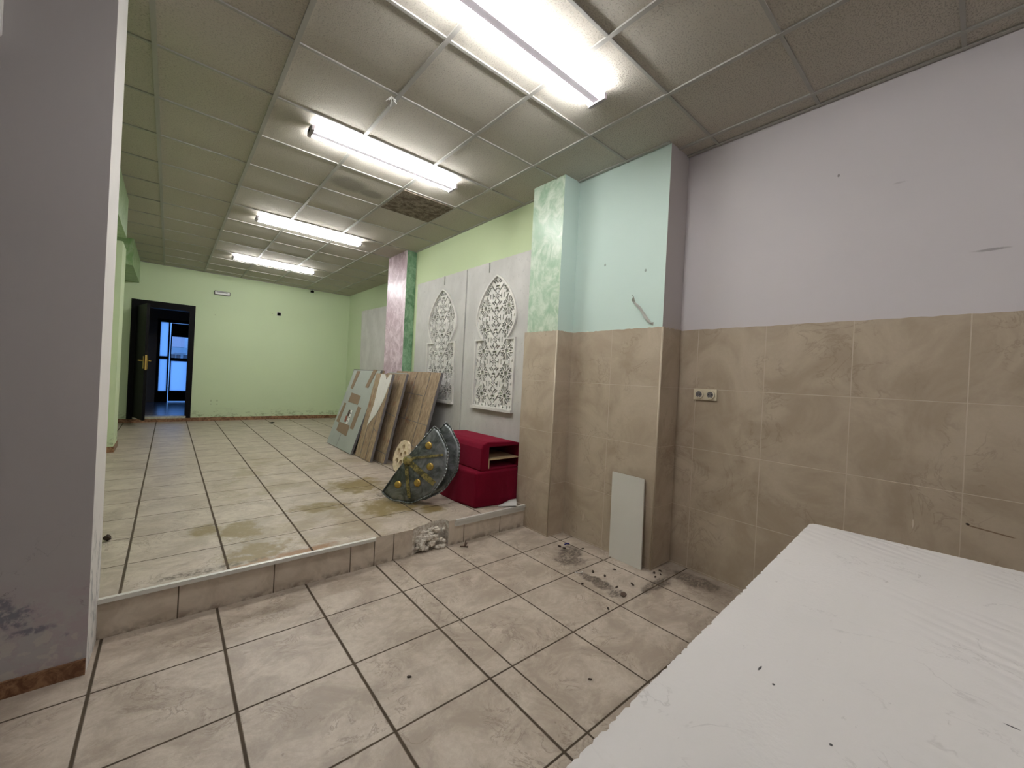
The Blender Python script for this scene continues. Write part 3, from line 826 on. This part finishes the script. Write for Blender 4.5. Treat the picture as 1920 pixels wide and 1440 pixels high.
# widest plank board at the back of the stack
_, M5, L5 = board('plank_board', 2.385, 2.675, 1.375, 1.20, 2.46, .035, M_wood, M_edgegrey, 'widest brown plank-painted board, rearmost of the leaning stack, behind the wheel', GB,
      planks=[((1.45, .0), (1.45, 1.20)), ((1.82, .56), (1.82, 1.20)), ((1.98, 0), (1.98, .55)), ((1.20, .55), (2.2, .58)), ((1.50, .90), (1.98, .92)), ((1.25, .25), (1.75, .30))])
board('white_edged_board', 2.34, 2.565, 1.352, 1.92, 2.50, .02, M_greyboard, M_lattice, 'board with a white top edge, second from the back of the leaning stack', GB)
board('plank_board', 2.222, 2.475, 1.338, 1.727, 2.34, .033, M_wood, M_edgegrey, 'narrow brown plank-painted board directly behind the one with the white cut-out', GB,
      planks=[((1.72, .60), (2.3, .66)), ((1.72, .12), (2.3, .14))])
e3, M3, L3 = board('plank_board', 2.112, 2.36, 1.328, 1.895, 2.43, .033, M_wood, M_edgegrey, 'brown plank-painted board with a white Y-shaped cut-out lying across its front', GB,
      planks=[((1.895, .97), (2.05, .985)), ((2.05, 0), (2.05, 1.15)), ((1.93, .38), (2.06, .43)), ((2.08, .73), (2.2, .75)), ((2.25, 0), (2.25, .6))])
kz = L3 / (1.328 - ZU)
Yp = [(2.239, 1.320), (2.123, 1.320), (2.037, 1.246), (1.967, 1.320), (1.834 + .07, 1.320), (1.905, 1.221), (1.957, .999), (2.077, .785), (2.269, .614), (2.261, .751), (2.228, .914), (2.245, 1.091), (2.252, 1.254)]
MB().prism([(a, (b - ZU) * kz) for a, b in Yp], .0, .006, M_lattice, M3).build('white_cutout', M_lattice, e3)
board('dark_board', 2.185, 2.48, 1.37, 2.50, 3.70, .03, M_edgegrey, M_wood, 'dark board mostly hidden right behind the sage grey one', GB)
eg, MG, LG_ = board('grey_board', 2.067, 2.44, 1.362, 2.478, 3.562, .030, M_greyboard, M_edgegrey, 'sage grey board patched with brown cardboard, frontmost of the leaning stack', GB, ztop2=1.350)
kg = LG_ / (1.362 - ZU)
def gz(pts): return [(a, (b - ZU) * kg) for a, b in pts]
for pp in ([(3.283, .999), (2.872, .975), (2.866, .843), (3.291, .858)], [(3.434, .833), (3.35, .827), (3.363, .528), (3.489, .533)], [(2.827, .822), (2.689, .816), (2.697, .502), (2.833, .502)],
           [(3.342, .543), (2.874, .538), (2.859, .387), (3.339, .412)], [(3.398, 1.341), (3.26, 1.341), (3.309, 1.055), (3.41, 1.063)], [(2.748, 1.375), (2.61, 1.375), (2.708, 1.10), (2.826, 1.106)]):
    MB().prism(gz(pp), 0, .004, M_card, MG).build('cardboard_patch', M_card, eg)
MB().bar(*gz([(3.086, .385), (3.103, .20)]), .006, .002, 0, None, MG).build('seam', M_edgegrey, eg)
st = MB()
st.prism(gz([(3.06, .75), (2.99, .75), (2.97, .60), (3.00, .545), (3.07, .545), (3.05, .60), (3.02, .66)]), 0, .003, M_sticker_white, MG)
st.prism(gz([(3.13, .745), (3.06, .745), (3.05, .66), (3.12, .655)]), 0, .004, M_sticker_dark, MG)
st.prism(gz([(3.16, .655), (3.09, .655), (3.08, .57), (3.15, .565)]), 0, .004, M_sticker_red, MG)
for a, b in ((3.02, .70), (3.0, .64), (3.03, .585)): st.prism(gz([(a + .018, b + .012), (a - .018, b + .012), (a - .018, b - .008), (a + .018, b - .004)]), 0, .0045, M_darkhole, MG)
st.build('sticker', M_sticker_white, eg)

# ------------------------------------------------------------------ cream wheel with petal holes
we = empty('foam_wheel', (2.20, 1.30, ZU)); tag(we, 'cream foam wheel with round petal holes leaning on the plank board', 'wheel')
def wheel():
    bm = bmesh.new(); N = 56; Ro = .185
    def rr(i): return Ro * (1 + .018 * math.sin(i * 1.7) + .01 * math.sin(i * 4.1))
    holes = [(0, 0, .036)] + [(.098 * math.cos(a), .098 * math.sin(a), .041) for a in [math.pi / 2 + k * 2 * math.pi / 5 for k in range(5)]]
    # build by triangulating the disc outline with holes
    es = []
    def loop(pts):
        vs = [bm.verts.new((p[0], p[1], 0)) for p in pts]
        for i in range(len(vs)): es.append(bm.edges.new((vs[i], vs[(i + 1) % len(vs)])))
    loop([(rr(i) * math.cos(2 * math.pi * i / N), rr(i) * math.sin(2 * math.pi * i / N)) for i in range(N)])
    for cx, cy, r in holes: loop([(cx + r * math.cos(2 * math.pi * i / 18), cy + r * math.sin(2 * math.pi * i / 18)) for i in range(18)])
    bmesh.ops.triangle_fill(bm, edges=es, use_beauty=True, use_dissolve=False)
    # drop the triangles that filled the holes
    bad = [f for f in bm.faces if any((f.calc_center_median().x - cx) ** 2 + (f.calc_center_median().y - cy) ** 2 < (r * .9) ** 2 for cx, cy, r in holes)]
    bmesh.ops.delete(bm, geom=bad, context='FACES')
    r = bmesh.ops.extrude_face_region(bm, geom=bm.faces[:])
    for v in r['geom']:
        if isinstance(v, bmesh.types.BMVert): v.co.z += .035
    return bm
ax_v = Vector((.30, 0, .954)).normalized(); ax_u = Vector((.06, 1, 0)).normalized(); ax_w = ax_u.cross(ax_v).normalized()
if ax_w.x > 0: ax_w = -ax_w
wc = Vector((2.215, 1.29, ZU)) + ax_v * .190
MW = Matrix(((ax_u.x, ax_v.x, ax_w.x, wc.x), (ax_u.y, ax_v.y, ax_w.y, wc.y), (ax_u.z, ax_v.z, ax_w.z, wc.z), (0, 0, 0, 1)))
wb = MB(); wb.bm.free(); wb.bm = wheel()
for v in wb.bm.verts: v.co = MW @ v.co
mn = min(v.co.z for v in wb.bm.verts)
for v in wb.bm.verts: v.co.z += ZU - mn
wb.build('rim', M_bone, we)

# ------------------------------------------------------------------ half-round shields
def shield(c, R, u, v, depth, label, straps=True):
    c, u, v = Vector(c), Vector(u).normalized(), Vector(v).normalized()
    w = u.cross(v).normalized()
    if w.x > 0: w = -w
    low = c.z - R * math.hypot(u.z, v.z) * 1.004 - .010
    c.z += ZU + .001 - low; Pa = c
    M = Matrix(((u.x, v.x, w.x, c.x), (u.y, v.y, w.y, c.y), (u.z, v.z, w.z, c.z), (0, 0, 0, 1)))
    e = empty('shield', (Pa.x, Pa.y, ZU)); tag(e, label, 'shield', 'grey half-round shields leaning on the red boxes')
    def hgt(r): return depth * (1 - (r / R) ** 2)
    rng = random.Random(int(R * 1e4))
    bm = bmesh.new(); NR, NA = 12, 40; rows = []
    wob = [1 + .012 * math.sin(k * .9) + .008 * (rng.random() - .5) for k in range(NA + 1)]
    for i in range(NR + 1):
        r = R * i / NR; row = []
        for k in range(NA + 1):
            a = math.pi * k / NA; rr = r * (wob[k] if i == NR else 1)
            row.append(bm.verts.new((rr * math.cos(a), rr * math.sin(a), hgt(r) + (.003 * math.sin(k * 1.9 + i * 1.3) if i else 0))))
        rows.append(row)
    for i in range(NR):
        for k in range(NA): bm.faces.new([rows[i][k], rows[i][k + 1], rows[i + 1][k + 1], rows[i + 1][k]])
    bmesh.ops.remove_doubles(bm, verts=bm.verts[:], dist=1e-5)
    r_ = bmesh.ops.extrude_face_region(bm, geom=bm.faces[:])
    for q in r_['geom']:
        if isinstance(q, bmesh.types.BMVert): q.co.z -= .014
    b = MB(); b.bm.free(); b.bm = bm
    for q in b.bm.verts:
        q.co = M @ q.co
        q.co.z = max(q.co.z, ZU + .001)
    b.build('shell', M_shield, e, smooth=True)
    def tubeline(pts, r, mat, name):
        t = MB()
        for a, c2 in zip(pts[:-1], pts[1:]):
            A, C = M @ Vector(a), M @ Vector(c2); A.z = max(A.z, ZU + r + .001); C.z = max(C.z, ZU + r + .001)
            t.cyl(A, C, r, mat, 8)
        return t.build(name, mat, e)
    tubeline([(R * wob[k] * math.cos(math.pi * k / NA), R * wob[k] * math.sin(math.pi * k / NA), .002) for k in range(NA + 1)], .0065, M_shield, 'rim')
    tubeline([(R * t, 0, hgt(abs(R * t))) for t in [-1 + .1 * k for k in range(21)]], .0065, M_shield, 'straight_edge')
    if straps:
        for k, (a, wd) in enumerate(((math.pi * .25, .018), (math.pi * .5, .042), (math.pi * .75, .026))):
            s = MB(); prev = None; n = 14
            for i in range(n + 1):
                r = R * (.06 + .84 * i / n); ww = wd / 2 * (1 + .25 * rng.random()); cx, cy = r * math.cos(a), r * math.sin(a)
                nx, ny = -math.sin(a) * ww, math.cos(a) * ww; h = hgt(r) + .009
                q = [s.bm.verts.new(M @ Vector((cx + nx, cy + ny, h))), s.bm.verts.new(M @ Vector((cx - nx, cy - ny, h))), s.bm.verts.new(M @ Vector((cx + nx, cy + ny, h - .008))), s.bm.verts.new(M @ Vector((cx - nx, cy - ny, h - .008)))]
                if prev:
                    for x, y in ((0, 1), (1, 3), (3, 2), (2, 0)): s.bm.faces.new([prev[x], prev[y], q[y], q[x]])
                prev = q
            s.build('strap', M_strap, e)
        for k, a in enumerate((math.pi * .115, math.pi * .375, math.pi * .625, math.pi * .885)):
            r = R * .62; st = MB(); o = bmesh.ops.create_uvsphere(st.bm, u_segments=16, v_segments=8, radius=.034)
            for q in o['verts']:
                q.co = M @ Vector((r * math.cos(a) + q.co.x, r * math.sin(a) + q.co.y, hgt(r) + .004 + q.co.z * .45))
            st.build('stud', M_gold, e, smooth=True)
        bs = MB(); o = bmesh.ops.create_uvsphere(bs.bm, u_segments=20, v_segments=10, radius=.048)
        for q in o['verts']: q.co = M @ Vector((q.co.x, q.co.y + .02, hgt(0) + q.co.z * .6))
        bs.build('boss', M_strap, e, smooth=True)
    return e
US, VS = (.4669, -.3404, .8162), (.4118, -.7331, -.5413)
shield((1.814, .238, .574), .3777, US, VS, .040, 'front grey metal half-round shield with yellow studs and straps')
shield((1.945, .275, .590), .392, US, VS, .030, 'second grey half-round shield, tucked behind the studded one', straps=False)

# ------------------------------------------------------------------ red velvet boxes
def soft_box(a, b, name, parent, hole=None, bulge=.012):
    mb = MB().box(a, b, M_velvet, None, .035)
    return mb
e = empty('velvet_box', (2.48, .1, ZU)); tag(e, 'closed crimson velvet box, the lower of the two stacked', 'box', 'stacked crimson velvet boxes')
lb = MB()
lb.prism([(2.215, -.262), (2.46, -.285), (2.735, -.272), (2.75, .2), (2.745, .60), (2.215, .60), (2.185, .25), (2.185, 0)], ZU + .002, .511, M_velvet)
o = bmesh.ops.bevel(lb.bm, geom=lb.bm.edges[:], offset=.022, segments=3, affect='EDGES', profile=.6)
lb.build('cover', M_velvet, e, smooth=True)
e = empty('velvet_box', (2.53, .1, .515)); tag(e, 'crimson velvet box with an open shelf slot, the upper of the two stacked', 'box', 'stacked crimson velvet boxes')
# shell built as walls so the slot is a real opening
x0, x1, y0, y1, z0, z1 = 2.285, 2.765, -.235, .60, .512, .772
ox0, ox1, oz0, oz1 = 2.375, 2.735, .525, .722
prof = [(x0, z0), (x1, z0), (x1, z1 - .03), (x1 - .12, z1 - .012), (x0 + .08, z1), (x0 + .02, z1 - .02), (x0, z1 - .06)]
ub = MB(); bm = ub.bm
outer = [(x0, z0), (x1, z0), (x1, z1 - .035), (x1 - .10, z1 - .012), (x0 + .07, z1), (x0 + .02, z1 - .02), (x0, z1 - .06)]
hole = [(ox0, oz0), (ox1, oz0), (ox1, oz1), (ox0, oz1)]
def ring(pp, y): return [bm.verts.new((a, y, b)) for a, b in pp]
fo, fh = ring(outer, y0), ring(hole, y0); bo, bh = ring(outer, y1), ring(hole, y0 + .5)
es = [bm.edges.new((q[k], q[(k + 1) % len(q)])) for q in (fo, fh) for k in range(len(q))]
bmesh.ops.triangle_fill(bm, edges=es, use_beauty=True)
bmesh.ops.delete(bm, geom=[f for f in bm.faces if ox0 < f.calc_center_median().x < ox1 and oz0 < f.calc_center_median().z < oz1 and all(abs(v.co.x - ox0) < 1e-4 or abs(v.co.x - ox1) < 1e-4 for v in f.verts)], context='FACES_ONLY')
for a, b in ((fo, bo), (fh, bh)):
    for k in range(len(a)): bm.faces.new([a[k], a[(k + 1) % len(a)], b[(k + 1) % len(a)], b[k]])
bm.faces.new(bo); bm.faces.new(bh)
cv = ub.build('cover', M_velvet, e)
bv = cv.modifiers.new('soft', 'BEVEL'); bv.width = .012; bv.segments = 3; bv.limit_method = 'ANGLE'
MB().box((ox0, y0 + .012, .600), (ox1, .50, .612), M_woodlight).build('shelf', M_woodlight, e)
MB().box((ox0 - .004, y0 + .004, z0 + .016), (ox0 + .006, y0 + .10, .602), M_woodlight).build('post', M_woodlight, e)

# ------------------------------------------------------------------ loose marble offcut on the step, leaning white tile
tg = MB().prism([(2.43, -.33), (2.56, -.432), (2.66, -.31), (2.60, -.29)], 0, .010, M_panel, Matrix.Rotation(0, 4, 'X'))
for v in tg.bm.verts: v.co.z += ZU + .003 + max(0, (v.co.x - 2.43)) * .10
tag(tg.build('tile_offcut', M_panel), 'broken pale tile offcut lying on the step beside the red boxes', 'tile')
d = Vector((.045, 0, .655)); 
pts = [(-1.262, 0), (-1.248, 0), (-1.248, 0)]
wt = MB().prism([(-1.253, 0), (-1.222, .657), (-1.505, .657), (-1.535, 0)], 0, .012, M_lattice,
     Matrix(((0, .055, -1, 2.834), (1, 0, 0, 0), (0, 1, .07, .0), (0, 0, 0, 1))))
mn = min(v.co.z for v in wt.bm.verts)
for v in wt.bm.verts: v.co.z -= mn
M_wtile = plain('white_glazed_tile', (.60, .59, .54), .35, .45, var=.04, scale=3)
wt.mats = [M_wtile]
tag(wt.build('white_tile', M_wtile), 'tall white tile leaning against the beige tiled wall', 'tile')

# ------------------------------------------------------------------ work table
te = empty('work_table', (1.5, -3.0, 0)); tag(te, 'large white scuffed board table top in the lower right corner', 'table')
ca, sa = math.cos(math.radians(3.2)), math.sin(math.radians(3.2))
A = Vector((2.429, -2.622)); ex = Vector((-ca, -sa)); ey = Vector((sa + .04, -ca)).normalized()
top = MB(); rr = random.Random(11)
edge = []
Lt = 2.02; nE = 260
for k in range(nE + 1):
    t = Lt * k / nE
    j = (rr.random() - .5) * .0022 + (-.004 if rr.random() < .12 else 0)
    p = A + ex * t - ey * j
    if k == 0: continue
    edge.append(p)
cr = [A + ey * .035 , A + ey * .012 + ex * .006, A + ex * .022 + ey * .001]
far = [A + ey * .80, ]
pts = [tuple(q) for q in cr + edge[2:] + [A + ex * Lt + ey * .80, A + ey * .80]]
top.prism(pts, .735, .76, M_table)
top.build('tabletop', M_table, te)
for t, s in ((.18, .12), (.18, .70), (1.80, .12), (1.80, .70)):
    p = A + ex * t + ey * s
    MB().box((p.x - .022, p.y - .022, 0), (p.x + .022, p.y + .022, .735), M_woodlight).build('leg', M_woodlight, te)

# ------------------------------------------------------------------ debris
def chip(name, x, y, z, sx, sy, sz, mat, label, cat, rot=0, group=None):
    b = MB(); o = bmesh.ops.create_icosphere(b.bm, subdivisions=1, radius=1); rr = random.Random(int((x + 9) * 977 + (y + 9) * 131))
    R = Matrix.Rotation(rot, 4, 'Z')
    for v in o['verts']:
        k = .75 + .5 * rr.random(); v.co = R @ Vector((v.co.x * sx * k, v.co.y * sy * k, v.co.z * sz * k))
    mn = min(v.co.z for v in b.bm.verts)
    for v in b.bm.verts: v.co = v.co + Vector((x, y, z - mn))
    return tag(b.build(name, mat), label, cat, group)
M_dirt = plain('dark_debris', (.05, .035, .028), .9)
M_brownbit = plain('brown_fragment', (.12, .08, .06), .8)
M_bluebit = plain('blue_plastic', (.02, .02, .18), .5)
G = 'small dark crumbs on the lower floor'
for x, y, s in ((2.62, -.915, .014), (2.50, -1.35, .013), (2.52, -1.44, .012), (2.66, -1.42, .010), (2.86, -1.62, .012), (2.81, -1.66, .010), (2.88, -1.66, .009), (2.93, -1.63, .010), (2.46, -1.58, .010), (2.58, -1.62, .012), (2.30, -1.42, .009), (2.63, -.96, .011), (2.20, -1.70, .010), (2.75, -1.05, .009), (1.0, -1.5, .008), (1.65, -2.0, .008)):
    chip('debris_crumb', x, y, 0, s * 1.6, s * .7, s * .5, M_dirt, 'small dark crumb of debris lying on the lower tiled floor', 'debris', x * 9, G)
chip('tile_fragment', 2.415, -1.665, 0, .034, .020, .006, M_brownbit, 'flat brown fragment on the lower floor in front of the white tile', 'debris', .5)
ar = MB(); 
for k in range(7): 
    a0, a1 = k * .35, (k + 1) * .35
    ar.cyl((2.70 + .022 * math.cos(a0), -.93 + .022 * math.sin(a0), .006), (2.70 + .022 * math.cos(a1), -.93 + .022 * math.sin(a1), .006), .005, M_bluebit, 6)
tag(ar.build('blue_clip', M_bluebit), 'curved dark blue plastic scrap on the floor near the tiled corner', 'debris')
ar = MB()
for k in range(7):
    a0, a1 = 3 + k * .35, 3 + (k + 1) * .35
    ar.cyl((2.42 + .03 * math.cos(a0), -1.28 + .03 * math.sin(a0), .004), (2.42 + .03 * math.cos(a1), -1.28 + .03 * math.sin(a1), .003), .003, M_lattice, 6)
tag(ar.build('white_clip', M_lattice), 'curved thin white plastic scrap among the dark floor smears', 'debris')
tw = MB()
for dx, dy, dz in ((.035, .02, .012), (-.04, .005, .006), (.01, -.03, .004), (.03, .03, .03)): tw.cyl((1.975, -.488, .006), (1.975 + dx, -.488 + dy, .006 + dz), .005, M_brownbit, 5)
tag(tw.build('twig_scrap', M_brownbit), 'small crumpled grey scrap on the floor below the broken step', 'debris')
chip('black_lump', 1.775, 6.25, ZU, .05, .025, .014, M_darkhole, 'small black lump on the raised floor near the far skirting', 'debris')
chip('brown_lump', -.125, .45, ZU, .024, .024, .02, M_dirt, 'round dark brown lump on the raised floor behind the grey pillar', 'debris')
chip('paper_scrap', 1.524, 5.0, ZU, .06, .02, .003, M_lattice, 'flat pale paper scrap far back on the raised floor', 'paper')
